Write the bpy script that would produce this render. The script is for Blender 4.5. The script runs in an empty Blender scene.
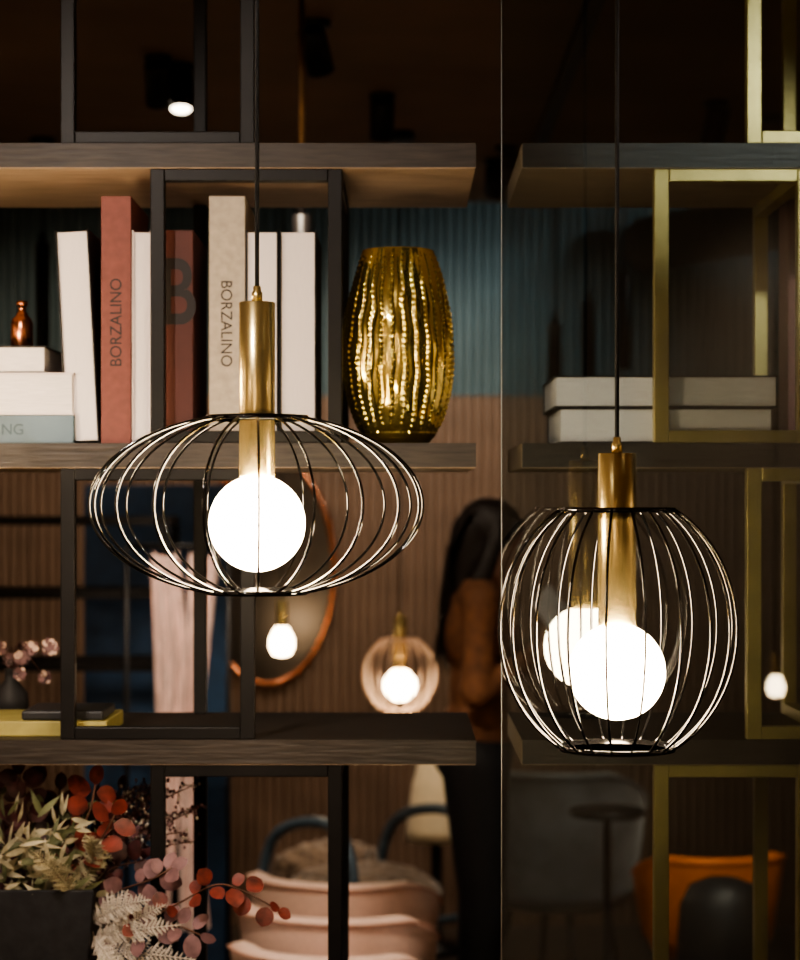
import bpy, math, random
from mathutils import Vector, Matrix, noise
random.seed(7)
scene=bpy.context.scene
col=scene.collection
CAMH=1.6
K=0.001425            # metres per image pixel at the shelf front; u, v are image coordinates
def gx(u): return (u-400)*K
def gz(v): return CAMH+(505-v)*K
try:
    scene.view_settings.look='AgX - Medium High Contrast'
except Exception: pass

# ---------------------------------------------------------------- materials
MATS={}
def mat(name,color,rough=0.5,metal=0.0,emit=None,estr=0.0,noise_amt=0.15,nscale=20,bump=0.0,stretch=(1,1,1),spec=0.5,coat=0.0,sheen=0.0,color2=None,trans=0.0):
    m=bpy.data.materials.new(name); m.use_nodes=True
    nt=m.node_tree; b=nt.nodes['Principled BSDF']
    b.inputs['Roughness'].default_value=rough; b.inputs['Metallic'].default_value=metal
    b.inputs['Specular IOR Level'].default_value=spec
    b.inputs['Coat Weight'].default_value=coat
    b.inputs['Sheen Weight'].default_value=sheen
    b.inputs['Transmission Weight'].default_value=trans
    tc=nt.nodes.new('ShaderNodeTexCoord'); mp=nt.nodes.new('ShaderNodeMapping')
    mp.inputs['Scale'].default_value=stretch
    nz=nt.nodes.new('ShaderNodeTexNoise'); nz.inputs['Scale'].default_value=nscale; nz.inputs['Detail'].default_value=5
    nt.links.new(tc.outputs['Object'],mp.inputs['Vector']); nt.links.new(mp.outputs['Vector'],nz.inputs['Vector'])
    rp=nt.nodes.new('ShaderNodeValToRGB')
    c2=color2 or tuple(c*(1-noise_amt*2) for c in color)
    c1=color if color2 else tuple(min(1,c*(1+noise_amt)) for c in color)
    rp.color_ramp.elements[0].position=0.3; rp.color_ramp.elements[1].position=0.7
    rp.color_ramp.elements[0].color=(*[max(0,c) for c in c2],1); rp.color_ramp.elements[1].color=(*c1,1)
    nt.links.new(nz.outputs['Fac'],rp.inputs['Fac']); nt.links.new(rp.outputs['Color'],b.inputs['Base Color'])
    if bump:
        bp=nt.nodes.new('ShaderNodeBump'); bp.inputs['Strength'].default_value=bump; bp.inputs['Distance'].default_value=0.005
        nt.links.new(nz.outputs['Fac'],bp.inputs['Height']); nt.links.new(bp.outputs['Normal'],b.inputs['Normal'])
    if emit:
        b.inputs['Emission Color'].default_value=(*emit,1); b.inputs['Emission Strength'].default_value=estr
    MATS[name]=m
    return m
mat('wood_dark',(0.048,0.036,0.028),0.5,nscale=14,stretch=(1.2,14,14),bump=0.25,color2=(0.018,0.013,0.010))
mat('wood_lit_tone',(0.52,0.38,0.26),0.55,nscale=10,stretch=(1.2,14,14),bump=0.15,color2=(0.34,0.24,0.16))  # paler wood grain; lamplight put into the colour of undersides and ends
mat('steel_black',(0.007,0.006,0.006),0.45,0.0,spec=.28)
mat('brass_paint',(0.52,0.40,0.16),0.36,0.5,noise_amt=0.08)
mat('brass',(1.0,0.78,0.36),0.24,0.93,noise_amt=0.04,nscale=60,stretch=(1,1,0.05))
mat('brass_dark',(0.45,0.28,0.14),0.4,1.0)
mat('wire_black',(0.045,0.045,0.048),0.08,0.9,coat=1.0)
mat('wire_tan',(0.60,0.42,0.32),0.4)
mat('cord',(0.012,0.012,0.014),0.7,bump=0.4,nscale=400)
mat('bulb',(1,0.95,0.88),0.3,emit=(1.0,0.76,0.48),estr=80)
mat('bulb_small',(1,0.95,0.88),0.3,emit=(1.0,0.74,0.45),estr=32)
mat('spot_lens',(1,1,1),0.3,emit=(1.0,0.85,0.65),estr=12)
mat('vase_gold',(1.0,0.86,0.30),0.13,0.97,nscale=30,color2=(0.98,0.76,0.20),bump=0.08,coat=.3)
mat('paper',(0.84,0.77,0.75),0.8,noise_amt=0.06,nscale=300,stretch=(30,0.2,0.2))
mat('paper_flat',(0.84,0.78,0.75),0.8,noise_amt=0.10,nscale=200,stretch=(0.2,0.2,12))
mat('cover_black',(0.02,0.02,0.022),0.5)
mat('cover_white',(0.80,0.71,0.69),0.6,noise_amt=0.03)
mat('cover_red',(0.19,0.056,0.045),0.6,noise_amt=0.08,nscale=90)
mat('cover_darkred',(0.10,0.026,0.020),0.6,noise_amt=0.08)
mat('cover_beige',(0.44,0.38,0.31),0.65,noise_amt=0.08,nscale=90)
mat('cover_blue',(0.13,0.19,0.24),0.6,noise_amt=0.06)
mat('cover_olive',(0.42,0.36,0.12),0.6)
mat('ink',(0.02,0.015,0.015),0.6)
mat('ink_blue',(0.05,0.09,0.12),0.6)
mat('copper',(0.75,0.30,0.16),0.25,1.0,noise_amt=0.05)
mat('wall_teal',(0.064,0.095,0.102),0.6,noise_amt=0.1,nscale=6)
mat('wall_tan',(0.165,0.102,0.068),0.6,noise_amt=0.1,nscale=6)
mat('wall_dark',(0.07,0.066,0.064),0.8)
mat('wall_plaster',(0.40,0.33,0.27),0.8,noise_amt=0.08,nscale=3)
mat('ceiling_dark',(0.20,0.125,0.075),0.8,noise_amt=0.12,nscale=2)
mat('floor_dark',(0.05,0.038,0.030),0.35,noise_amt=0.2,nscale=5,stretch=(1,8,1))
mat('navy',(0.014,0.042,0.095),0.5,noise_amt=0.15)
mat('pale_fabric',(0.80,0.54,0.48),0.35,noise_amt=0.3,sheen=0.4,bump=0.5,nscale=40,stretch=(3,3,.3))
mat('pink_leather',(0.84,0.60,0.51),0.45,noise_amt=0.05,bump=0.1,nscale=120)
mat('pink_seam',(0.50,0.27,0.20),0.6)
mat('orange_leather',(0.85,0.22,0.03),0.45,noise_amt=0.08)
mat('slate_blue',(0.085,0.120,0.155),0.35,0.3)
mat('fur',(0.22,0.15,0.10),0.9,color2=(0.05,0.03,0.02),nscale=60,bump=1.0,sheen=0.4)
mat('cream_cloth',(0.75,0.62,0.42),0.8,noise_amt=0.05,sheen=0.3)
mat('grey_velvet',(0.11,0.118,0.128),0.7,noise_amt=0.3,nscale=8,sheen=0.5,bump=0.3)
mat('planter',(0.028,0.028,0.032),0.6,bump=0.2,nscale=50)
mat('leaf_red',(0.19,0.034,0.024),0.5,noise_amt=0.35,nscale=50)
mat('leaf_maroon',(0.085,0.026,0.028),0.5,noise_amt=0.3,nscale=50)
mat('leaf_mauve',(0.26,0.14,0.15),0.6,noise_amt=0.2,nscale=50)
mat('leaf_cream',(0.54,0.48,0.32),0.6,noise_amt=0.3,nscale=40)
mat('leaf_green',(0.16,0.17,0.08),0.6,noise_amt=0.25,nscale=40)
mat('leaf_white',(0.78,0.70,0.61),0.7,noise_amt=0.1,nscale=80)
mat('stem',(0.13,0.06,0.04),0.7)
mat('skin',(0.50,0.28,0.20),0.5,noise_amt=0.04)
mat('hair',(0.016,0.010,0.008),0.45,noise_amt=0.3,nscale=60,stretch=(8,8,0.5),bump=0.4)
mat('shirt',(0.20,0.085,0.038),0.8,noise_amt=0.2,nscale=30,bump=0.3)
mat('trousers',(0.006,0.006,0.008),0.8)
mat('eye_white',(0.7,0.68,0.65),0.3)
mat('lips',(0.40,0.12,0.10),0.5)
mat('mirror_glass',(0.10,0.085,0.075),0.30,1.0,noise_amt=0.02)
mat('glass_edge',(0.16,0.17,0.17),0.3)
# tinted glazing: see-through body with a crisp surface reflection
g=bpy.data.materials.new('tinted_glass'); g.use_nodes=True; nt=g.node_tree
for n in list(nt.nodes): nt.nodes.remove(n)
out=nt.nodes.new('ShaderNodeOutputMaterial'); mx=nt.nodes.new('ShaderNodeMixShader')
tr=nt.nodes.new('ShaderNodeBsdfTransparent'); tr.inputs['Color'].default_value=(0.70,0.755,0.765,1)
gl=nt.nodes.new('ShaderNodeBsdfGlossy'); gl.inputs['Roughness'].default_value=0.0; gl.inputs['Color'].default_value=(1,1,1,1)
lw=nt.nodes.new('ShaderNodeFresnel'); lw.inputs['IOR'].default_value=1.9
nt.links.new(lw.outputs[0],mx.inputs[0]); nt.links.new(tr.outputs[0],mx.inputs[1]); nt.links.new(gl.outputs[0],mx.inputs[2]); nt.links.new(mx.outputs[0],out.inputs[0])
MATS['tinted_glass']=g

# ---------------------------------------------------------------- mesh builder
class MB:
    def __init__(s): s.v=[];s.f=[];s.m=[];s.sm=[];s.mats=[]
    def mi(s,n):
        if n not in s.mats: s.mats.append(n)
        return s.mats.index(n)
    def add(s,vs,fs,m,smooth=False,M=None):
        o=len(s.v); i=s.mi(m)
        for v in vs:
            v=Vector(v)
            s.v.append(tuple(M@v) if M else tuple(v))
        for f in fs: s.f.append([o+k for k in f]); s.m.append(i); s.sm.append(smooth)
    def box(s,lo,hi,m,M=None):
        x0,y0,z0=lo;x1,y1,z1=hi
        s.add([(x0,y0,z0),(x1,y0,z0),(x1,y1,z0),(x0,y1,z0),(x0,y0,z1),(x1,y0,z1),(x1,y1,z1),(x0,y1,z1)],
              [(0,3,2,1),(4,5,6,7),(0,1,5,4),(1,2,6,5),(2,3,7,6),(3,0,4,7)],m,False,M)
    def lathe(s,prof,c,m,n=40,M=None,rf=None):
        vs=[];fs=[];k=len(prof)
        for j,(r,z) in enumerate(prof):
            for i in range(n):
                a=2*math.pi*i/n; rr=r*(rf(a,j/(k-1)) if rf else 1)
                vs.append((c[0]+rr*math.cos(a),c[1]+rr*math.sin(a),c[2]+z))
        for j in range(k-1):
            for i in range(n):
                i2=(i+1)%n; fs.append((j*n+i,j*n+i2,(j+1)*n+i2,(j+1)*n+i))
        if prof[0][0]>1e-6: fs.append(tuple(range(n-1,-1,-1)))
        if prof[-1][0]>1e-6: fs.append(tuple((k-1)*n+i for i in range(n)))
        s.add(vs,fs,m,True,M)
    def cyl(s,c,r,z0,z1,m,n=32,M=None,bev=0.0008):
        s.lathe([(r-bev,z0),(r,z0+bev),(r,z1-bev),(r-bev,z1)],(c[0],c[1],0),m,n,M)
    def ell(s,c,r,m,n=24,k=14,M=None):
        vs=[];fs=[]
        for j in range(k+1):
            t=math.pi*(j/k)-math.pi/2
            t=max(-math.pi/2+1e-3,min(math.pi/2-1e-3,t))
            for i in range(n):
                a=2*math.pi*i/n
                vs.append((c[0]+r[0]*math.cos(t)*math.cos(a),c[1]+r[1]*math.cos(t)*math.sin(a),c[2]+r[2]*math.sin(t)))
        for j in range(k):
            for i in range(n):
                i2=(i+1)%n; fs.append((j*n+i,j*n+i2,(j+1)*n+i2,(j+1)*n+i))
        fs.append(tuple(range(n-1,-1,-1))); fs.append(tuple(k*n+i for i in range(n)))
        s.add(vs,fs,m,True,M)
    def tube(s,pts,r,m,n=8,closed=False,M=None):
        pts=[Vector(p) for p in pts]; N=len(pts)
        rs=r if isinstance(r,(list,tuple)) else [r]*N
        vs=[];fs=[];up=None
        for i,p in enumerate(pts):
            a=pts[(i-1)%N] if (closed or i>0) else p
            b=pts[(i+1)%N] if (closed or i<N-1) else p
            t=(b-a).normalized() if (b-a).length>1e-9 else Vector((0,0,1))
            if up is None:
                up=t.orthogonal().normalized()
            else:
                up=(up-t*up.dot(t)); up=up.normalized() if up.length>1e-6 else t.orthogonal().normalized()
            w=t.cross(up)
            for j in range(n):
                an=2*math.pi*j/n
                vs.append(p+(up*math.cos(an)+w*math.sin(an))*rs[i])
        for i in range(N if closed else N-1):
            i2=(i+1)%N
            for j in range(n):
                j2=(j+1)%n; fs.append((i*n+j,i*n+j2,i2*n+j2,i2*n+j))
        if not closed:
            fs.append(tuple(range(n-1,-1,-1))); fs.append(tuple((N-1)*n+j for j in range(n)))
        s.add(vs,fs,m,True,M)
    def leaf(s,c,d,nrm,L,W,m,round_=True,fold=0.15):
        c=Vector(c);d=Vector(d).normalized();nrm=Vector(nrm);w=d.cross(nrm)
        w=w.normalized() if w.length>1e-6 else d.orthogonal().normalized(); u=w.cross(d)
        n=7; vs=[];fs=[]
        for i in range(n+1):
            t=i/n
            wd=(math.sin(math.pi*t)**0.55 if round_ else math.sin(math.pi*t**0.8))*W/2 if 0<t<1 else 0.0004
            curl=-0.25*L*t*t*(1 if not round_ else .4)
            p=c+d*(L*t)+u*curl
            vs+= [p-w*wd+u*fold*wd, p, p+w*wd+u*fold*wd]
        for i in range(n):
            a=i*3; fs+=[(a,a+1,a+4,a+3),(a+1,a+2,a+5,a+4)]
        s.add(vs,fs,m,True)
    def obj(s,name,parent=None,bevel=0,loc=None):
        me=bpy.data.meshes.new(name); me.from_pydata(s.v,[],s.f)
        for n in s.mats: me.materials.append(MATS[n])
        me.polygons.foreach_set('material_index',s.m); me.polygons.foreach_set('use_smooth',s.sm); me.update()
        o=bpy.data.objects.new(name,me); col.objects.link(o)
        if parent: o.parent=parent
        if bevel:
            b=o.modifiers.new('bev','BEVEL'); b.width=bevel; b.segments=2; b.limit_method='ANGLE'
        return o
def E(name):
    e=bpy.data.objects.new(name,None); e.empty_display_size=0.1; col.objects.link(e); return e
def fused(name,src,voxel,smooth,matname,parent=None):
    o=src.obj(name+'_src')
    r=o.modifiers.new('r','REMESH'); r.mode='VOXEL'; r.voxel_size=voxel; r.use_smooth_shade=True
    if smooth:
        sm=o.modifiers.new('s','SMOOTH'); sm.factor=0.5; sm.iterations=smooth
    dg=bpy.context.evaluated_depsgraph_get(); dg.update()
    me=bpy.data.meshes.new_from_object(o.evaluated_get(dg)); bpy.data.objects.remove(o)
    me.materials.clear(); me.materials.append(MATS[matname]); me.name=name
    for p in me.polygons: p.use_smooth=True; p.material_index=0
    n=bpy.data.objects.new(name,me); col.objects.link(n)
    if parent: n.parent=parent
    return n

# ---------------------------------------------------------------- room
X0,X1,Y0,Y1,H=-3.0,3.4,-5.0,5.0,2.75
b=MB(); b.box((X0,Y0,-0.1),(X1,Y1+0.1,0),'floor_dark'); b.obj('floor')
b=MB(); b.box((X0,Y0,H),(X1,Y1+0.1,H+0.1),'ceiling_dark'); b.obj('ceiling')
b=MB(); b.box((X0-0.1,Y0,0),(X0,Y1,H),'wall_plaster'); b.obj('wall_left')
b=MB(); b.box((X1,Y0,0),(X1+0.1,Y1,H),'wall_plaster'); b.obj('wall_right')
b=MB(); b.box((X0,Y0-0.1,0),(X1,Y0,H),'wall_plaster'); b.obj('wall_rear')
b=MB()
pitch=0.036; n=int((X1-X0)/pitch); SPL=2.02
for (z0,z1,m) in ((0,SPL,'wall_tan'),(SPL,H,'wall_teal')):
    vs=[];fs=[]
    q=6
    for i in range(n*q+1):
        x=X0+i*pitch/q
        y=Y1-0.014*abs(math.sin(math.pi*i/q))**0.7
        vs+=[(x,y,z0),(x,y,z1)]
    for i in range(n*q): fs.append((2*i,2*i+2,2*i+3,2*i+1))
    b.add(vs,fs,m)
b.box((X0,Y1+0.001,0),(X1,Y1+0.1,H),'wall_dark')
b.box((X0,Y1-0.022,SPL-0.004),(X1,Y1,SPL+0.004),'wall_teal')
b.obj('wall_back')

# ---------------------------------------------------------------- shelving
ROWS=[(-154,-129),(143,168),(443,468),(740,765),(1037,1062),(1334,1359),(1602,1627)]
def shelving(xl,xr,frames,barmat,bw,name):
    root=E(name)
    b=MB()
    for (t,bt) in ROWS:
        z0=max(0.0,gz(bt)); zt=gz(t)
        b.box((xl+.0006,0,z0+.001),(xr,0.40,zt),'wood_dark')
        b.box((xl+.0006,.001,z0),(xr-.001,0.399,z0+.0010),'wood_lit_tone'); b.box((xl,.001,z0),(xl+.0006,.399,zt-.001),'wood_lit_tone')  # lit look painted onto underside and left end
    b.obj('boards',root)
    b=MB(); h=bw/2
    for i in range(len(ROWS)-1):
        zt=gz(ROWS[i][1]); zb=gz(ROWS[i+1][0])
        fl,fr,backs,side=frames[i%2]
        zt-=0.0003; zb+=0.0003
        a,c=gx(fl),gx(fr); y=0.004
        b.box((a-h,y,zb),(a+h,y+bw,zt),barmat); b.box((c-h,y,zb),(c+h,y+bw,zt),barmat)
        b.box((a+h,y,zt-bw*.85),(c-h,y+bw,zt),barmat); b.box((a+h,y,zb),(c-h,y+bw,zb+bw*.85),barmat)
        for bx in backs:
            x=gx(bx); b.box((x-h,0.37,zb),(x+h,0.37+bw,zt),barmat)
        if side:
            x=gx(side)
            b.box((x-h,y+bw,zt-bw*.85),(x+h,0.37,zt),barmat); b.box((x-h,y+bw,zb),(x+h,0.37,zb+bw*.85),barmat)
    b.obj('frames',root,0.0015)
    return root
shelving(-1.0,gx(476),[(67,247,[175],None),(157,335,[175,335],335)],'steel_black',0.0205,'shelving_unit')
shelving(gx(522),1.35,[(755,838,[838],838),(662,806,[806],806)],'brass_paint',0.0215,'shelving_unit')

# ---------------------------------------------------------------- glass partition
root=E('glass_partition'); b=MB()
b.box((0.1265,-0.394,0.0),(1.9,-0.386,H),'tinted_glass'); b.obj('glass_pane',root)
b=MB(); b.box((0.1253,-0.3945,0.0),(0.1263,-0.3855,H),'glass_edge'); b.obj('polished_edge',root)

# ---------------------------------------------------------------- books
def book(u0,u1,vtop,kind,cover,y=0.042,depth=0.21,tilt=0,zb=None,name='book'):
    s=(3+y)/3; x0=gx(u0)*s; x1=gx(u1)*s; zb=gz(443)+.0004 if zb is None else zb
    zt=CAMH+(505-vtop)*K*s
    M=Matrix.Translation(((x0+x1)/2,y,zb))@Matrix.Rotation(math.radians(tilt),4,'Y')
    w=(x1-x0)/2; h=zt-zb; b=MB(); t=0.003
    if tilt: M=Matrix.Translation((0,0,abs(math.sin(math.radians(tilt)))*w))@M
    if kind=='spine':
        b.box((-w,0,0),(w,t,h),cover,M); b.box((-w,t,0),(-w+t,depth,h),cover,M); b.box((w-t,t,0),(w,depth,h),cover,M)
        b.box((-w+t,t,0.004),(w-t,depth-.004,h-0.004),'paper',M)
    else:
        b.box((-w,0,0),(-w+t*.7,depth,h),cover,M); b.box((w-t*.7,0,0),(w,depth,h),cover,M); b.box((-w+t*.7,depth-t,0),(w-t*.7,depth,h),cover,M)
        b.box((-w+t*.7,0.004,0.003),(w-t*.7,depth-t,h-0.003),'paper',M)
    return b.obj(name,None,0.0008)
def text(s,x,y,z,size,a,parent,m='ink',sx=1,off=0):
    cu=bpy.data.curves.new('title_text','FONT'); cu.body=s; cu.size=size; cu.extrude=0.0002; cu.align_x='CENTER'; cu.align_y='CENTER'; cu.offset=off
    cu.materials.append(MATS[m]); o=bpy.data.objects.new('title_text',cu); col.objects.link(o)
    o.location=(x,y,z); o.rotation_euler=(math.pi/2,a,0); o.scale=(sx,1,1); o.parent=parent
book(66,99,230,'fore','cover_black',tilt=-3)
r=book(101,131,196,'spine','cover_red'); text('BORZALINO',gx(116.5)*1.014,0.0415,gz(320),0.024,-math.pi/2,r,sx=.95)
book(132,151,230,'fore','cover_white')
r=book(163,193,230,'spine','cover_darkred',y=0.046); text('B',gx(177)*1.014,0.0455,gz(292),0.135,0,r,sx=.72,off=.002)
r=book(209,245,196,'spine','cover_beige'); text('BORZALINO',gx(226)*1.014,0.0415,gz(321),0.0235,math.pi/2,r,sx=.95)
book(246,278,230,'fore','cover_black')
book(280,316,230,'fore','cover_black')
# lying stack at the left
def flat(x0,x1,z0,z1,y0,depth,cover,name='book',rnd=0):
    b=MB(); t=0.0025
    b.box((x0,y0,z0),(x1,y0+depth,z0+t),cover); b.box((x0,y0,z1-t),(x1,y0+depth,z1),cover); b.box((x0,y0+depth-t,z0+t),(x1,y0+depth,z1-t),cover)
    b.box((x0+.003,y0+.003,z0+t),(x1-.003,y0+depth-t,z1-t),'paper_flat'); return b.obj(name,None,0.0006)
zb=gz(443)+.0003
b=MB(); b.box((gx(-130),.035,zb),(gx(70),.27,gz(414)),'cover_blue'); r=b.obj('book',None,.002); text('NG',gx(8),.0345,gz(429),.022,0,r,'ink_blue')
flat(gx(-140),gx(70),gz(413.8),gz(371),.035,.25,'cover_white')
flat(gx(-120),gx(40),gz(370.8),gz(343),.05,.22,'cover_black')
b=MB(); c=(gx(22)*1.05,.15,gz(342.8))
b.lathe([(.013,0),(.0165,.003),(.0165,.040),(.014,.047),(.0085,.053),(.0085,.056),(.006,.057),(.006,.066),(.0085,.067),(.0085,.073),(.004,.0745)],c,'copper',32)
b.obj('copper_oil_burner')
z=gz(740)+.0003
b=MB(); b.box((gx(-90),.04,z),(gx(103),.22,z+.022),'cover_olive'); b.obj('book',None,.002)
b=MB(); b.box((gx(15),.05,z+.0223),(gx(98),.18,z+.036),'cover_black'); b.obj('notebook',None,.003)
# right unit: two big open-edge volumes and an upright one
flat(gx(560),gx(776),gz(442.8),gz(407),.02,.25,'cover_black')
flat(gx(556),gx(782),gz(406.6),gz(374),.03,.25,'cover_black')
book(788,806,196,'spine','cover_red',y=.31,depth=.08)
# ---------------------------------------------------------------- vase
b=MB(); prof=[]; N=220
ctr=[(0,.036),(.01,.046),(.05,.055),(.15,.068),(.3,.0785),(.45,.082),(.60,.080),(.76,.072),(.88,.063),(.97,.054),(1,.050)]
def interp(t):
    for i in range(len(ctr)-1):
        if t<=ctr[i+1][0]:
            a,c=ctr[i],ctr[i+1]; f=(t-a[0])/(c[0]-a[0]) 
            return a[1]+(c[1]-a[1])*f
    return ctr[-1][1]
Hv=.288
for j in range(N+1):
    t=j/N; r=sum(interp(min(1,max(0,t+d))) for d in (-.05,-.03,-.01,.01,.03,.05))/6 if t>.06 else interp(t)
    prof.append((r,t*Hv))
NR=28
def rf(a,t):
    aa=a+.028*math.sin(7*t+3*a)+.012*math.sin(31*t+5*a)
    ph=aa*NR/(2*math.pi); idx=math.floor(ph); fr=ph-idx
    ridge=math.exp(-((fr-.5)/.13)**2)
    bead=.5+.5*math.sin(t*(200+9*(idx%5))+(idx%7)*1.9)
    lens=.5+.5*math.cos(2*math.pi*fr)
    fade=min(1,max(0,(t-.02)*14))*min(1,(1-t)*20+.2)
    return 1+fade*(ridge*(.018+.022*bead)+.008*lens)+.012*math.sin(3*a+9*t)*fade+.007*math.sin(11*a+23*t)*fade
b.lathe(prof,(0,0,0),'vase_gold',700,None,rf)
b.lathe([(.049,Hv),(.046,Hv-.002),(.050,Hv-.03),(.066,Hv*.6),(.060,Hv*.3),(.03,.012)],(0,0,0),'vase_gold',60)
v=b.obj('ribbed_gold_vase'); v.location=(gx(398)*1.035,.12,gz(443)+.0005)

# ---------------------------------------------------------------- pendant lamps
def pendant(x,y,ztop,sock,srad,cz,hh,R,ringr,bz,br,wires,wm='wire_black',bm='bulb',wr=.0016,name='cage_pendant_lamp',sm='brass',a0=0.0):
    root=E(name)
    b=MB(); b.tube([(x,y,ztop+.012),(x,y,H-.02)],.0026,'cord',10); b.obj('cord',root)
    b=MB(); b.cyl((x,y),.045,H-.025,H,'steel_black'); b.obj('ceiling_rose',root)
    b=MB(); b.cyl((x,y),srad,sock,ztop,sm,48); b.lathe([(.0062,ztop),(.0062,ztop+.011),(.0045,ztop+.013),(.0045,ztop+.018),(.003,ztop+.019)],(x,y,0),sm,24); b.obj('socket',root)
    b=MB()
    ph=math.acos(ringr/R); zt=cz+hh*math.sin(ph); zbm=cz-hh*math.sin(ph)
    for i in range(wires):
        a=2*math.pi*(i+a0)/wires; pts=[]
        for k in range(33):
            p=-ph+2*ph*k/32; r=R*math.cos(p); pts.append((x+r*math.cos(a),y+r*math.sin(a),cz+hh*math.sin(p)))
        b.tube(pts,wr,wm,8)
    for zz in (zt,zbm):
        b.lathe([(ringr-.002,zz-.0028),(ringr+.0018,zz-.0028),(ringr+.0018,zz+.0028),(ringr-.002,zz+.0028),(ringr-.002,zz-.0028)],(x,y,0),wm,64)
    for k in range(3):
        a=2*math.pi*k/3+.5; b.tube([(x+srad*.9*math.cos(a),y+srad*.9*math.sin(a),zt),(x+ringr*math.cos(a),y+ringr*math.sin(a),zt)],wr,wm,8)
    b.obj('wire_cage',root)
    b=MB(); b.ell((x,y,bz),(br,br,br),bm,40,28); b.cyl((x,y),srad*.75,bz+br*.85,sock+.002,sm); b.obj('globe_bulb',root)
pendant(-.163,-.6,1.831,1.632,.0205,1.600,.104,.190,.057,1.579,.055,20,a0=.25)
pendant(.2474,-.6,1.659,1.462,.0217,1.459,.155,.1357,.066,1.410,.055,20,a0=.4)
pendant(0.0,3.5,1.255,1.13,.020,1.075,.125,.114,.05,1.044,.050,20,'wire_tan','bulb_small',.0028)
pendant(-.74,-.30,2.03,1.832,.0205,1.80,.104,.170,.057,1.78,.056,20,a0=.1)  # unseen pendant off to the left, added to light the board underside
# other pendants in the room, partly added for highlights
def globe(x,y,zb,m='bulb_small',s=1.0):
    root=E('globe_pendant_lamp'); b=MB()
    b.tube([(x,y,zb+.14*s),(x,y,H-.01)],.003,'cord',8); b.cyl((x,y),.02*s,zb+.045*s,zb+.14*s,'brass'); b.cyl((x,y),.04,H-.02,H,'steel_black'); b.obj('socket_and_cord',root)
    b=MB(); b.lathe([(r*s,z*s) for (r,z) in ((.0005,-.055),(.03,-.048),(.042,-.02),(.040,.008),(.028,.032),(.018,.05))],(x,y,zb),m,32)
    b.obj('bulb',root)
globe(-.41,4.3,1.13)
globe(1.11,-4.0,1.068,s=.65)
for (x,y,z) in ((-1.5,-2.2,1.9),(-1.1,-3.8,2.1),(-2.2,-.6,1.7),(-.5,-4.4,1.8),(2.4,-1.4,1.9),(2.2,.8,1.8),(-.7,-3.2,1.5)): globe(x,y,z)  # unseen globes, added for glints on vase and cage wires
def stick(x,y,z0,z1,cord='cord',r=.023,cr=.004):
    root=E('cylinder_pendant_lamp'); b=MB(); b.tube([(x,y,z1),(x,y,H-.01)],cr,cord,8); b.cyl((x,y),r,z0,z1,'steel_black'); b.lathe([(r*.6,z1),(r*.4,z1+.03),(cr,z1+.04)],(x,y,0),'steel_black',20)
    b.cyl((x,y),.04,H-.02,H,'steel_black'); b.obj('body',root)
stick(.515,4.0,1.95,2.20); stick(.625,4.0,1.98,2.27); stick(.745,4.0,2.05,2.37)
stick(-.21,1.5,2.0,2.22,'brass_dark',.02,.007); stick(-1.12,3.6,1.98,2.42)

# ---------------------------------------------------------------- ceiling spotlights, mostly added to light the scene
def spot(x,y,aim,power,ang=55,colr=(1,.82,.62),L=.11,soft=.04):
    root=E('ceiling_spotlight'); p=Vector((x,y,H-.07)); d=(Vector(aim)-p).normalized()
    q=d.to_track_quat('-Z','Y').to_matrix().to_4x4(); M=Matrix.Translation(p)@q
    b=MB(); b.lathe([(.030,.055),(.033,.05),(.033,-.055),(.030,-.058),(.027,-.050),(.001,-.049)],(0,0,0),'steel_black',28,M)
    b.lathe([(.026,-.051),(.001,-.0515)],(0,0,0),'spot_lens',24,M)
    b.cyl((x,y),.010,H-.07,H,'steel_black'); b.cyl((x,y),.035,H-.015,H,'steel_black'); b.obj('housing',root)
    l=bpy.data.lights.new('beam','SPOT'); l.energy=power; l.color=colr; l.spot_size=math.radians(ang); l.spot_blend=.8; l.shadow_soft_size=soft
    o=bpy.data.objects.new('beam',l); col.objects.link(o); o.matrix_world=Matrix.Translation(p+d*.07)@q; o.parent=root
spot(-.9,-2.1,(-.14,.1,1.70),110,38,(1,.87,.76))  # unseen, added to light the books
spot(-1.0,-1.7,(-.42,.1,1.05),65,34,(1,.87,.76))  # unseen, added to brighten the planter
spot(.95,-1.5,(.45,.1,1.72),240,42,(1,.87,.76))  # unseen, added to brighten the right unit
spot(.34,3.75,(-.25,5,1.25),70,95)  # added to wash the ribbed wall
spot(-1.3,3.6,(-1.1,5,1.4),50,95)  # added wash for the wall's left part
spot(1.45,3.5,(1.0,5,2.3),45,100,(.85,.95,.95))  # added cool wash for the teal part at right
spot(-.3,1.1,(-.15,2.3,.5),150,55)  # added to light the pink chairs
spot(-.62,2.4,(-.66,3.5,1.1),200,32)  # added to light the draped fabric
spot(1.0,2.0,(.95,3.5,.3),170,34)  # added to light the orange chair
spot(-.572,2.5,(-.50,1.7,.6),10,60)
spot(-.2,2.0,(.20,3.0,1.15),35,32)  # added to light the woman
spot(-.05,2.9,(-.12,3.75,.4),30,50)  # added to light the lounge chair
spot(.9,3.0,(.52,3.95,.6),30,50)  # added to brighten the grey armchair
spot(.316,4.0,(.3,4.9,1.9),26,95,(.9,.95,.9))
# unseen wall washers, added so the metals have lit walls to reflect
spot(-2.2,-3.4,(-3,-3.2,1.4),220,110); spot(-1.2,-4.1,(-1.2,-5,1.5),260,110); spot(1.4,-4.1,(1.6,-5,1.8),35,100); spot(-2.3,-.8,(-3,-.6,1.5),170,110); spot(2.6,-.5,(3.4,-.3,1.5),140,110); spot(-2.4,2.2,(-3,2.4,1.6),50,110); spot(2.8,2.5,(3.4,2.6,1.6),50,110)
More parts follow.
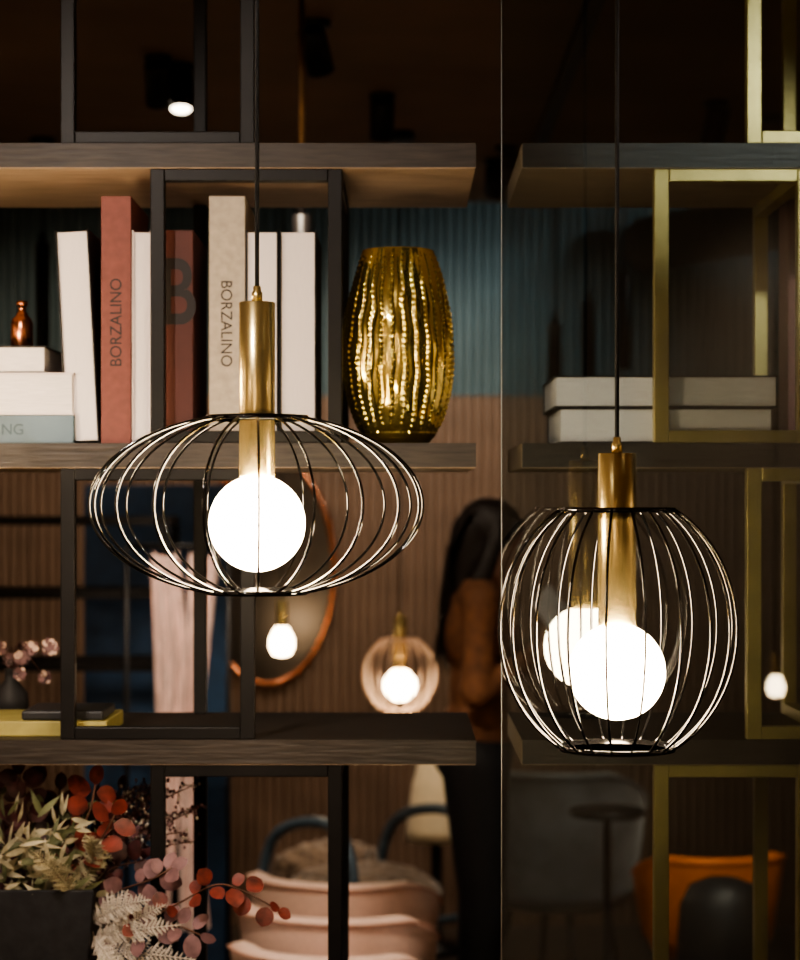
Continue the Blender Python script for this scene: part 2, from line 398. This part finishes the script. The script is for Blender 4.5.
# ceiling track / duct
b=MB(); b.box((.42,-1,H-.035),(.455,4.6,H),'steel_black'); b.obj('lighting_track')
b=MB(); b.tube([(2.6,1.4,2.55),(.9,4.7,2.55)],.10,'wall_dark',24)
for t in (.1,.5,.9):
    px=2.6-1.7*t; py=1.4+3.3*t; b.tube([(px,py,2.55),(px,py,H)],.006,'steel_black',6)
b.obj('ventilation_duct')

# ---------------------------------------------------------------- navy screen, rack, throw, mirror
b=MB(); b.box((-1.05,4.0,0.0),(-.80,4.03,1.667),'navy'); b.box((-.797,4.0,0),(-.565,4.03,1.667),'navy'); b.box((-1.05,3.95,0),(-.565,4.08,.03),'steel_black'); b.obj('navy_room_divider',None,.004)
b=MB()
for x in (-1.75,-.72):
    for y in (3.45,3.75): b.box((x-.012,y-.012,0),(x+.012,y+.012,1.56),'steel_black')
for z in (1.553,1.327,1.105,.6,.1):
    for y in (3.45,3.75): b.box((-1.75,y-.010,z-.015),(-.72,y+.010,z+.012),'steel_black')
    for x in (-1.75,-.72): b.box((x-.01,3.45,z-.015),(x+.01,3.75,z+.012),'steel_black')
b.obj('steel_display_rack')
b=MB(); nu,nv=90,50
for (xc,w0,ph_) in ((-.715,.085,0),(-.615,.075,2.0)):
    vs=[];fs=[]
    for j in range(nv+1):
        t=j/nv; z=1.465-1.15*t
        for i in range(nu+1):
            u=i/nu; wd=w0*(1+.25*math.sin(t*5+ph_))
            x=xc+(u-.5)*wd+.02*math.sin(t*4+ph_); y=3.39+.020*math.sin(u*17+2*math.sin(t*3+ph_))*(0.5+t)+.01*math.sin(u*39+4*t)
            vs.append((x,y,z-.02*math.sin(u*3.1)))
    for j in range(nv):
        for i in range(nu): a=j*(nu+1)+i; fs.append((a,a+1,a+nu+2,a+nu+1))
    b.add(vs,fs,'pale_fabric',True)
b.tube([(-.83,3.39,1.475),(-.52,3.39,1.475)],.008,'steel_black'); b.tube([(-.83,3.39,1.475),(-.83,3.39,.02)],.008,'steel_black'); b.tube([(-.52,3.39,1.475),(-.52,3.39,.02)],.008,'steel_black')
for x in(-.83,-.52): b.tube([(x,3.30,.01),(x,3.43,.01)],.01,'steel_black')
b.obj('draped_fabric_on_stand')
root=E('oval_wall_mirror'); b=MB(); ring=[]
cx,cz=-.50,1.355
for i in range(64):
    a=2*math.pi*i/64; ring.append((cx+.25*math.cos(a),4.965,cz+.43*math.sin(a)))
b.tube(ring,.012,'copper',10,True); b.obj('rim',root)
b=MB(); b.add([(p[0],4.962,p[2]) for p in ring],[tuple(range(64))],'mirror_glass'); b.obj('mirror_glass',root)

# ---------------------------------------------------------------- chairs
def tub(x,y,rot,R,hb,seat,m,seam,name='tub_chair',depth=1.0,span=215,inner=None):
    root=E(name); M=Matrix.Translation((x,y,0))@Matrix.Rotation(math.radians(rot),4,'Z')
    b=MB(); n=56; th=.045; vs=[];fs=[]
    prof=[(-.02,seat-.10),(.0,seat-.05),(.012,hb-.03),(.008,hb-.008),(-th/2,hb),(-th-.004,hb-.010),(-th,hb-.03),(-th-.01,seat-.05)]
    k=len(prof)
    for i in range(n+1):
        t=i/n; a=math.radians(-90-span/2+span*t)     # back at local -y
        e=abs(2*t-1); drop=(hb-seat)*.35*max(0,(e-.55)/.45)**1.6
        for (dr,z) in prof:
            zz=z-(drop if z>seat else 0)
            rr=R+dr+(zz-seat)*.10; vs.append((rr*math.cos(a),rr*math.sin(a)*depth,zz))
    for i in range(n):
        for j in range(k): j2=(j+1)%k; fs.append((i*k+j,(i+1)*k+j,(i+1)*k+j2,i*k+j2))
    fs.append(tuple(range(k-1,-1,-1))); fs.append(tuple(n*k+j for j in range(k)))
    b.add(vs,fs,m,True,M)
    pts=[]
    for i in range(n+1):
        t=i/n; a=math.radians(-90-span/2+span*t); e=abs(2*t-1); drop=(hb-seat)*.35*max(0,(e-.55)/.45)**1.6
        zz=hb-.012-drop; rr=R+.014+(zz-seat)*.10; pts.append((rr*math.cos(a),rr*math.sin(a)*depth,zz))
    b.tube(pts,.004,seam,6,False,M); b.obj('backrest_shell',root)
    b=MB(); b.lathe([(R*.80,seat-.11),(R*.86,seat-.10),(R*.86,seat-.03),(R*.8,seat),(R*.4,seat+.012),(.001,seat+.014)],(0,0,0),inner or m,40,M); b.obj('seat_cushion',root)
    b=MB()
    for a in (45,135,225,315):
        ca,sa=math.cos(math.radians(a)),math.sin(math.radians(a))
        b.tube([(R*.6*ca,R*.6*sa,seat-.10),(R*.85*ca,R*.85*sa,0.0)],[.014,.009],'steel_black',10,False,M)
    b.obj('legs',root)
for (y,x,R) in ((2.69,-.150,.238),(2.22,-.152,.225),(1.78,-.150,.210)):
    tub(x,y,-22,R,.615,.40,'pink_leather','pink_seam','tub_chair',.9)
tub(.97,3.65,10,.21,.52,.30,'orange_leather','orange_leather','tub_chair',1.0,200)
tub(.52,3.95,-35,.26,.75,.40,'grey_velvet','grey_velvet','upholstered_armchair',1.0,230)

# lounge chair with curved tubular arms and fur seat
root=E('lounge_armchair'); M=Matrix.Translation((-.12,3.75,0))@Matrix.Rotation(math.radians(38),4,'Z')
b=MB()
for sx in (-.24,.24):
    pts=[]
    P=[(-.32,0.0),(-.29,.30),(-.26,.52),(-.19,.60),(-.08,.615),(.08,.58),(.18,.50),(.24,.30),(.27,0.0)]
    for i in range(len(P)-1):
        for k in range(6):
            t=k/6; p0=P[max(0,i-1)];p1=P[i];p2=P[i+1];p3=P[min(len(P)-1,i+2)]
            f=lambda a,b_,c,d:0.5*((2*b_)+(-a+c)*t+(2*a-5*b_+4*c-d)*t*t+(-a+3*b_-3*c+d)*t**3)
            pts.append((sx,f(p0[0],p1[0],p2[0],p3[0]),f(p0[1],p1[1],p2[1],p3[1])))
    pts.append((sx,P[-1][0],0)); b.tube(pts,.018,'slate_blue',12,False,M)
b.tube([(-.24,-.28,.30),(.24,-.28,.30)],.014,'slate_blue',10,False,M); b.tube([(-.24,.24,.30),(.24,.24,.30)],.014,'slate_blue',10,False,M)
b.obj('arm_frames',root)
b=MB(); b.ell((0,0,.37),(.23,.28,.075),'fur',40,20,M); b.ell((0,.20,.42),(.21,.07,.08),'fur',40,20,M)
o=b.obj('fur_cushions',root); o.modifiers.new('sub','SUBSURF').render_levels=1
tx=bpy.data.textures.new('furnoise','CLOUDS'); tx.noise_scale=.03; d=o.modifiers.new('d','DISPLACE'); d.texture=tx; d.strength=.035; d.texture_coords='LOCAL'
root=E('cream_shade_table_lamp'); b=MB(); b.lathe([(.0,.0),(.10,.0),(.10,.02),(.02,.03),(.02,.42),(.03,.45),(.005,.46),(.005,.50)],(.13,4.55,0),'steel_black',32); b.obj('base',root)
b=MB(); b.lathe([(.11,.40),(.108,.44),(.085,.60),(.055,.72),(.035,.75),(.001,.755)],(.13,4.55,0),'cream_cloth',36); b.obj('shade',root)
b=MB(); c=(.92,3.0,0); b.lathe([(.001,0),(.10,0),(.11,.01),(.125,.12),(.13,.35),(.122,.46),(.095,.515),(.05,.535),(.001,.54)],c,'cover_black',40); b.obj('round_pouf')
b=MB(); c=(.62,3.3,0); b.lathe([(.001,.0),(.09,.0),(.09,.012),(.012,.02),(.012,.66),(.11,.67),(.115,.68),(.11,.69),(.001,.69)],c,'steel_black',40); b.obj('side_table')

# ---------------------------------------------------------------- woman reading
root=E('woman_reading'); PX,PY=.222,3.0
def seg(b,p0,r0,p1,r1,m='shirt'):
    p0=Vector(p0);p1=Vector(p1); n=7
    pts=[p0+(p1-p0)*i/n for i in range(n+1)]; b.tube(pts,[r0+(r1-r0)*i/n for i in range(n+1)],m,16)
    b.ell(p0,(r0,)*3,m,16,10); b.ell(p1,(r1,)*3,m,16,10)
b=MB()
b.ell((PX-.01,PY,1.24),(.100,.155,.150),'shirt'); b.ell((PX+.035,PY,1.22),(.085,.13,.085),'shirt'); b.ell((PX,PY,1.08),(.090,.125,.14),'shirt'); b.ell((PX,PY,.97),(.105,.155,.10),'shirt')
seg(b,(PX,PY,1.32),.075,(PX+.015,PY,1.40),.052)
for s in(-1,1):
    seg(b,(PX,PY+s*.06,1.345),.060,(PX,PY+s*.165,1.325),.055)
    seg(b,(PX,PY+s*.170,1.32),.054,(PX-.01,PY+s*.205,1.08),.044); seg(b,(PX-.01,PY+s*.205,1.08),.044,(PX+.135,PY+s*.125,1.165),.034)
    b.ell((PX-.01,PY+s*.2,1.09),(.05,.045,.05),'shirt')
fused('blouse',b,.010,5,'shirt',root)
b=MB()
b.ell((PX-.015,PY,.90),(.118,.162,.11),'trousers')
for s in(-1,1):
    seg(b,(PX-.01,PY+s*.085,.87),.098,(PX+.01,PY+s*.095,.48),.066); seg(b,(PX+.01,PY+s*.095,.48),.066,(PX-.01,PY+s*.10,.10),.048)
fused('trousers',b,.011,4,'trousers',root)
b=MB()
for s in(-1,1):
    seg(b,(PX-.02,PY+s*.10,.045),.042,(PX+.14,PY+s*.11,.032),.030)
    seg(b,(PX-.015,PY+s*.10,.05),.04,(PX-.012,PY+s*.10,.12),.042)
fused('shoes',b,.008,3,'cover_black',root)
HC=Vector((PX+.045,PY,1.495)); HM=Matrix.Translation(HC)@Matrix.Rotation(math.radians(20),4,'Y')
b=MB()
def hs(p0,r0,p1,r1): seg(b,HM@Vector(p0),r0,HM@Vector(p1),r1,'skin')
b.ell((-.01,0,.02),(.092,.073,.088),'skin',24,14,HM); b.ell((.03,0,-.035),(.058,.058,.075),'skin',24,14,HM)
b.ell((.052,0,-.088),(.028,.030,.022),'skin',16,10,HM); hs((.082,0,.012),.010,(.102,0,-.022),.0125)
b.ell((.094,.010,-.026),(.010,.009,.007),'skin',12,8,HM); b.ell((.094,-.010,-.026),(.010,.009,.007),'skin',12,8,HM)
b.ell((.066,0,.035),(.026,.05,.016),'skin',16,10,HM); b.ell((.083,0,-.055),(.010,.022,.012),'skin',16,10,HM)
for s in(-1,1): b.ell((.0,s*.073,-.012),(.018,.009,.030),'skin',14,10,HM); b.ell((.055,s*.036,-.02),(.025,.02,.022),'skin',14,10,HM)
seg(b,(PX+.012,PY,1.36),.050,HM@Vector((-.005,0,-.06)),.047,'skin')
fused('head',b,.0045,3,'skin',root)
b=MB()
for s in(-1,1):
    b.ell((.078,s*.030,.008),(.011,.013,.008),'eye_white',14,10,HM); b.ell((.086,s*.030,.006),(.004,.005,.005),'ink',12,8,HM)
    b.tube([HM@Vector((.086,s*.015,.028)),HM@Vector((.088,s*.032,.033)),HM@Vector((.078,s*.048,.028))],.0028,'hair',6)
b.ell((.091,0,-.052),(.007,.019,.005),'lips',14,8,HM); b.ell((.090,0,-.060),(.007,.016,.005),'lips',14,8,HM)
b.obj('face_features',root)
b=MB()
b.ell((-.022,0,.034),(.096,.084,.086),'hair',24,16,HM)
seg(b,HM@Vector((-.055,0,.0)),.074,(PX-.038,PY,1.36),.062,'hair'); seg(b,(PX-.038,PY,1.36),.062,(PX-.080,PY,1.20),.040,'hair')
for s in(-1,1):
    seg(b,HM@Vector((.0,s*.070,.03)),.024,(PX+.0,PY+s*.085,1.38),.032,'hair'); seg(b,(PX+.0,PY+s*.085,1.38),.032,(PX-.03,PY+s*.10,1.21),.022,'hair')
    seg(b,HM@Vector((.045,s*.045,.075)),.018,HM@Vector((.02,s*.074,.0)),.017,'hair')
fused('long_hair',b,.008,4,'hair',root)
b=MB()
for i in range(70):
    s=random.uniform(-1,1); y0=s*.08
    p=[HM@Vector((-.03+random.uniform(-.03,.04),y0*.6,.112-abs(y0)*.5)),HM@Vector((-.098,y0,.05)),HM@Vector((-.115,y0*1.05,-.06)),Vector((PX-.095+random.uniform(-.015,.015),PY+y0*1.1,1.32)),Vector((PX-.110+random.uniform(-.02,.03),PY+y0*1.0,1.16+random.uniform(-.04,.04)))]
    b.tube(p,[.003,.004,.004,.004,.001],'hair',5)
b.obj('hair_strands',root)
for s in(-1,1):
    b=MB(); w=Vector((PX+.135,PY+s*.125,1.165)); pm=w+Vector((.060,-s*.020,.022))
    seg(b,w-Vector((.02,-s*.008,.008)),.024,w,.022,'skin'); seg(b,w,.020,pm,.024,'skin'); b.ell(pm,(.034,.017,.032),'skin')
    for k,(L) in enumerate((.030,.035,.033,.026)):
        z=.027-.017*k; p0=pm+Vector((.024,0,z)); p1=p0+Vector((L,-s*.004,.004-.003*k)); p2=p1+Vector((L*.55,-s*.016,-.002)); p3=p2+Vector((L*.1,-s*.018,-.002))
        seg(b,p0,.0088,p1,.0080,'skin'); seg(b,p1,.0080,p2,.0072,'skin'); seg(b,p2,.0072,p3,.0064,'skin')
    p0=pm+Vector((-.012,-s*.010,.026)); p1=p0+Vector((.018,-s*.016,.026)); p2=p1+Vector((.020,-s*.006,.014)); seg(b,p0,.0105,p1,.0092,'skin'); seg(b,p1,.0092,p2,.0078,'skin')
    fused('hand',b,.0035,1,'skin',root)
b=MB(); Mg=Matrix.Translation((PX+.245,PY,1.235))@Matrix.Rotation(math.radians(-35),4,'Y')@Matrix.Rotation(math.radians(-14),4,'Z')
for s in(-1,1):
    vs=[];fs=[]
    for i in range(9):
        t=i/8; y=s*.155*t; x=.02*math.sin(t*2.6); vs+=[(x,y,-.12),(x,y,.13)]
    for i in range(8): fs.append((2*i,2*i+1,2*i+3,2*i+2))
    b.add(vs,fs,'paper',True,Mg)
o=b.obj('magazine',root); sd=o.modifiers.new('s','SOLIDIFY'); sd.thickness=.004

# ---------------------------------------------------------------- planter with dried arrangement
root=E('planter_with_foliage'); zs=gz(1037)+.0004; zr=gz(893)
b=MB(); x0,x1,y0,y1=-.76,gx(92)*1.0,.02,.30
b.add([(x0+.02,y0+.02,zs),(x1-.02,y0+.02,zs),(x1-.02,y1-.02,zs),(x0+.02,y1-.02,zs),(x0,y0,zr),(x1,y0,zr),(x1,y1,zr),(x0,y1,zr),
 (x0+.008,y0+.008,zr),(x1-.008,y0+.008,zr),(x1-.008,y1-.008,zr),(x0+.008,y1-.008,zr),(x0+.008,y0+.008,zr-.03),(x1-.008,y0+.008,zr-.03),(x1-.008,y1-.008,zr-.03),(x0+.008,y1-.008,zr-.03)],
 [(0,3,2,1),(0,1,5,4),(1,2,6,5),(2,3,7,6),(3,0,4,7),(4,5,9,8),(5,6,10,9),(6,7,11,10),(7,4,8,11),(8,9,13,12),(9,10,14,13),(10,11,15,14),(11,8,12,15),(12,13,14,15)],'planter')
b.obj('planter_box',root,.002)
R=random.uniform
def toward(): return Vector((R(-.8,.8),-1,R(-.4,1.0))).normalized()
def branch(b,pts,lm,L,W,n,round_=True,pair=True,sr=.0015,jit=.8):
    P=[Vector(p) for p in pts]; out=[]
    for i in range(len(P)-1):
        for k in range(8):
            t=k/8; a=P[max(0,i-1)];p=P[i];q=P[i+1];d=P[min(len(P)-1,i+2)]
            out.append(0.5*((2*p)+(-a+q)*t+(2*a-5*p+4*q-d)*t*t+(-a+3*p-3*q+d)*t**3))
    out.append(P[-1]); b.tube(out,sr,'stem',5); N=len(out)
    for i in range(n):
        k=int((i+.6)/n*(N-1)*.8+N*.2)-1; k=max(1,min(N-1,k)); p=out[k]; t=(out[k]-out[k-1]).normalized()
        for s in ((-1,1) if pair else (random.choice((-1,1)),)):
            nn=toward(); sd=t.cross(nn).normalized()*s; dd=(sd*R(.7,1)+t*R(.1,.7)+Vector((R(-jit,jit),R(-jit,jit),R(-jit,jit)))*.5)
            f=R(.65,1.2); b.leaf(p+dd.normalized()*.004,dd,nn,L*f,W*f,lm,round_)
    nn=toward(); b.leaf(out[-1],(out[-1]-out[-2]),nn,L*.8,W*.8,lm,round_)
def G(u,v,y=0.1): s=(3+y)/3; return Vector((gx(u)*s,y,CAMH+(505-v)*K*s))
b=MB()
branch(b,[G(60,900,.12),G(75,850,.08),G(90,810,.05),G(95,785,.05)],'leaf_red',.038,.032,4)
branch(b,[G(40,900,.12),G(75,865,.04),G(100,840,.0),G(115,815,-.02)],'leaf_red',.036,.028,4)
branch(b,[G(20,900,.15),G(30,840,.12),G(25,800,.12),G(20,775,.12)],'leaf_maroon',.036,.026,7)
branch(b,[G(0,900,.15),G(5,840,.15),G(0,790,.15)],'leaf_maroon',.036,.026,7)
branch(b,[G(50,900,.2),G(55,840,.18),G(60,790,.18)],'leaf_maroon',.034,.024,7)
branch(b,[G(80,900,.2),G(105,850,.2),G(120,790,.2)],'leaf_maroon',.030,.018,8)
branch(b,[G(30,900,.2),G(10,850,.2),G(-20,800,.2)],'leaf_maroon',.030,.022,8)
b.obj('smoke_bush_leaves',root)
b=MB()
branch(b,[G(85,915,.08),G(130,925,.0),G(175,905,-.05),G(215,885,-.06),G(245,892,-.06),G(278,910,-.06)],'leaf_red',.026,.024,7,True,True,.0014)
b.obj('eucalyptus_sprig',root)
b=MB()
branch(b,[G(85,905,.1),G(120,890,.02),G(150,880,-.03),G(172,868,-.04)],'leaf_mauve',.032,.024,6)
branch(b,[G(85,915,.1),G(135,935,.0),G(170,925,-.04),G(200,935,-.05)],'leaf_mauve',.030,.022,6)
branch(b,[G(80,905,.1),G(110,870,.08),G(150,860,.08)],'leaf_maroon',.03,.024,6)
b.obj('mauve_leaves',root)
b=MB()
for i in range(130):
    u,v=R(-10,95),R(840,905); c=G(u,v,R(.02,.16)); ang=R(.0,3.1); b.leaf(c,(math.cos(ang),R(-.9,.2),math.sin(ang)*.8),toward(),R(.022,.05),R(.006,.012),random.choice(['leaf_cream','leaf_cream','leaf_green','leaf_green']),False)
for i in range(40):
    u,v=R(0,75),R(810,875); c=G(u,v,R(.0,.08)); ang=R(-.3,1.9); b.leaf(c,(math.cos(ang),R(-.6,0),math.sin(ang)),toward(),R(.02,.045),R(.005,.010),random.choice(['leaf_cream','leaf_cream','leaf_green']),False)
for i in range(90):
    u,v=R(-20,135),R(800,900); c=G(u,v,R(.1,.2)); ang=R(0,3.1); b.leaf(c,(math.cos(ang),R(-.5,.3),math.sin(ang)),toward(),R(.02,.045),R(.008,.016),random.choice(['leaf_green','leaf_maroon','leaf_maroon']),False)
b.obj('cream_and_green_foliage',root)
b=MB()
def fern(b,p0,p1,p2,n,L,m):
    p0,p1,p2=map(Vector,(p0,p1,p2)); pts=[p0*(1-t)**2+p1*2*t*(1-t)+p2*t*t for t in [i/n for i in range(n+1)]]
    b.tube(pts,.0009,m,5)
    for i in range(2,n+1):
        t=i/n; tt=(pts[i]-pts[i-1]).normalized()
        for s in(-1,1):
            sd=tt.cross(Vector((0,-1,.1))).normalized()*s
            l=L*math.sin(math.pi*min(1,t*.85+.12))*R(.7,1.15); d=(sd+tt*.8+Vector((R(-.2,.2),R(-.6,.3),R(-.2,.2))))
            b.leaf(pts[i],d,Vector((0,-1,.3)),l,l*.12,m,False)
            for k in range(4):
                for q in (-1,1): b.leaf(pts[i]+d.normalized()*l*(.2+.2*k),sd*.4*q+tt*.9+Vector((0,R(-.3,.3),0)),Vector((0,-1,.2)),l*.30,l*.08,m,False)
for (a,c,d) in (((70,900),(110,850),(85,835)),((88,925),(110,905),(150,900)),((88,940),(120,930),(180,925)),((90,955),(130,950),(195,960)),((85,960),(100,985),(165,995)),((88,950),(130,920),(165,905)),((92,935),(105,950),(125,985)),((80,905),(60,870),(30,850))):
    fern(b,G(*a,.06),G(*c,-.02),G(*d,-.06),24,.024,'leaf_white' if a[0]>82 else 'leaf_cream')
b.obj('bleached_fern',root)
b=MB()
for i in range(14):
    a=G(R(40,120),890,.18); t=G(R(130,200),R(775,850),R(.1,.2)); m_=(a+t)/2+Vector((-.02,0,.03))
    pts=[a*(1-t_)**2+m_*2*t_*(1-t_)+t*t_*t_ for t_ in [k/12 for k in range(13)]]; b.tube(pts,.0009,'stem',5)
    for k in range(4,13):
        for q in range(6):
            c=pts[k]+Vector((R(-.014,.014),R(-.01,.01),R(-.01,.014))); b.ell(c,(.0022,.0022,.0028),random.choice(['leaf_white','leaf_mauve','leaf_maroon']),6,4)
            b.tube([pts[k],c],.0004,'stem',3)
b.obj('dried_blossom_twigs',root)
# small blossom spray on the third board
root=E('blossom_spray_in_bud_vase'); b=MB(); z=gz(740)+.0004; x=gx(-28)
b.lathe([(.0,0),(.022,0),(.028,.02),(.026,.04),(.010,.06),(.009,.075),(.011,.078)],(x,.30,z+.0),'planter',28)
b.obj('bud_vase',root); b=MB()
for i in range(16):
    e=Vector((x+R(-.02,.070),.30+R(-.04,.04),z+R(.03,.12)))
    s0=Vector((x,.30,z+.075)); m_=(s0+e)/2+Vector((0,0,.03)); b.tube([s0,m_,e],.0008,'stem',4)
    for k in range(7):
        a=k*.9; b.leaf(e,(math.cos(a),R(-.5,.1),math.sin(a)),(0,-1,.2),.012,.010,random.choice(['leaf_mauve','leaf_mauve','leaf_maroon','pink_leather']))
b.obj('blossoms',root)

# ---------------------------------------------------------------- world + camera
w=bpy.data.worlds.new('world'); scene.world=w; w.use_nodes=True; w.node_tree.nodes['Background'].inputs[0].default_value=(.02,.02,.025,1); w.node_tree.nodes['Background'].inputs[1].default_value=.3
cam=bpy.data.cameras.new('camera'); cam.sensor_fit='HORIZONTAL'; cam.sensor_width=36; cam.lens=36*2105/800; cam.shift_y=25/800
cam.dof.use_dof=True; cam.dof.focus_distance=2.55; cam.dof.aperture_fstop=6.3
co=bpy.data.objects.new('camera',cam); col.objects.link(co); co.location=(0,-3,CAMH); co.rotation_euler=(math.pi/2,0,0); scene.camera=co
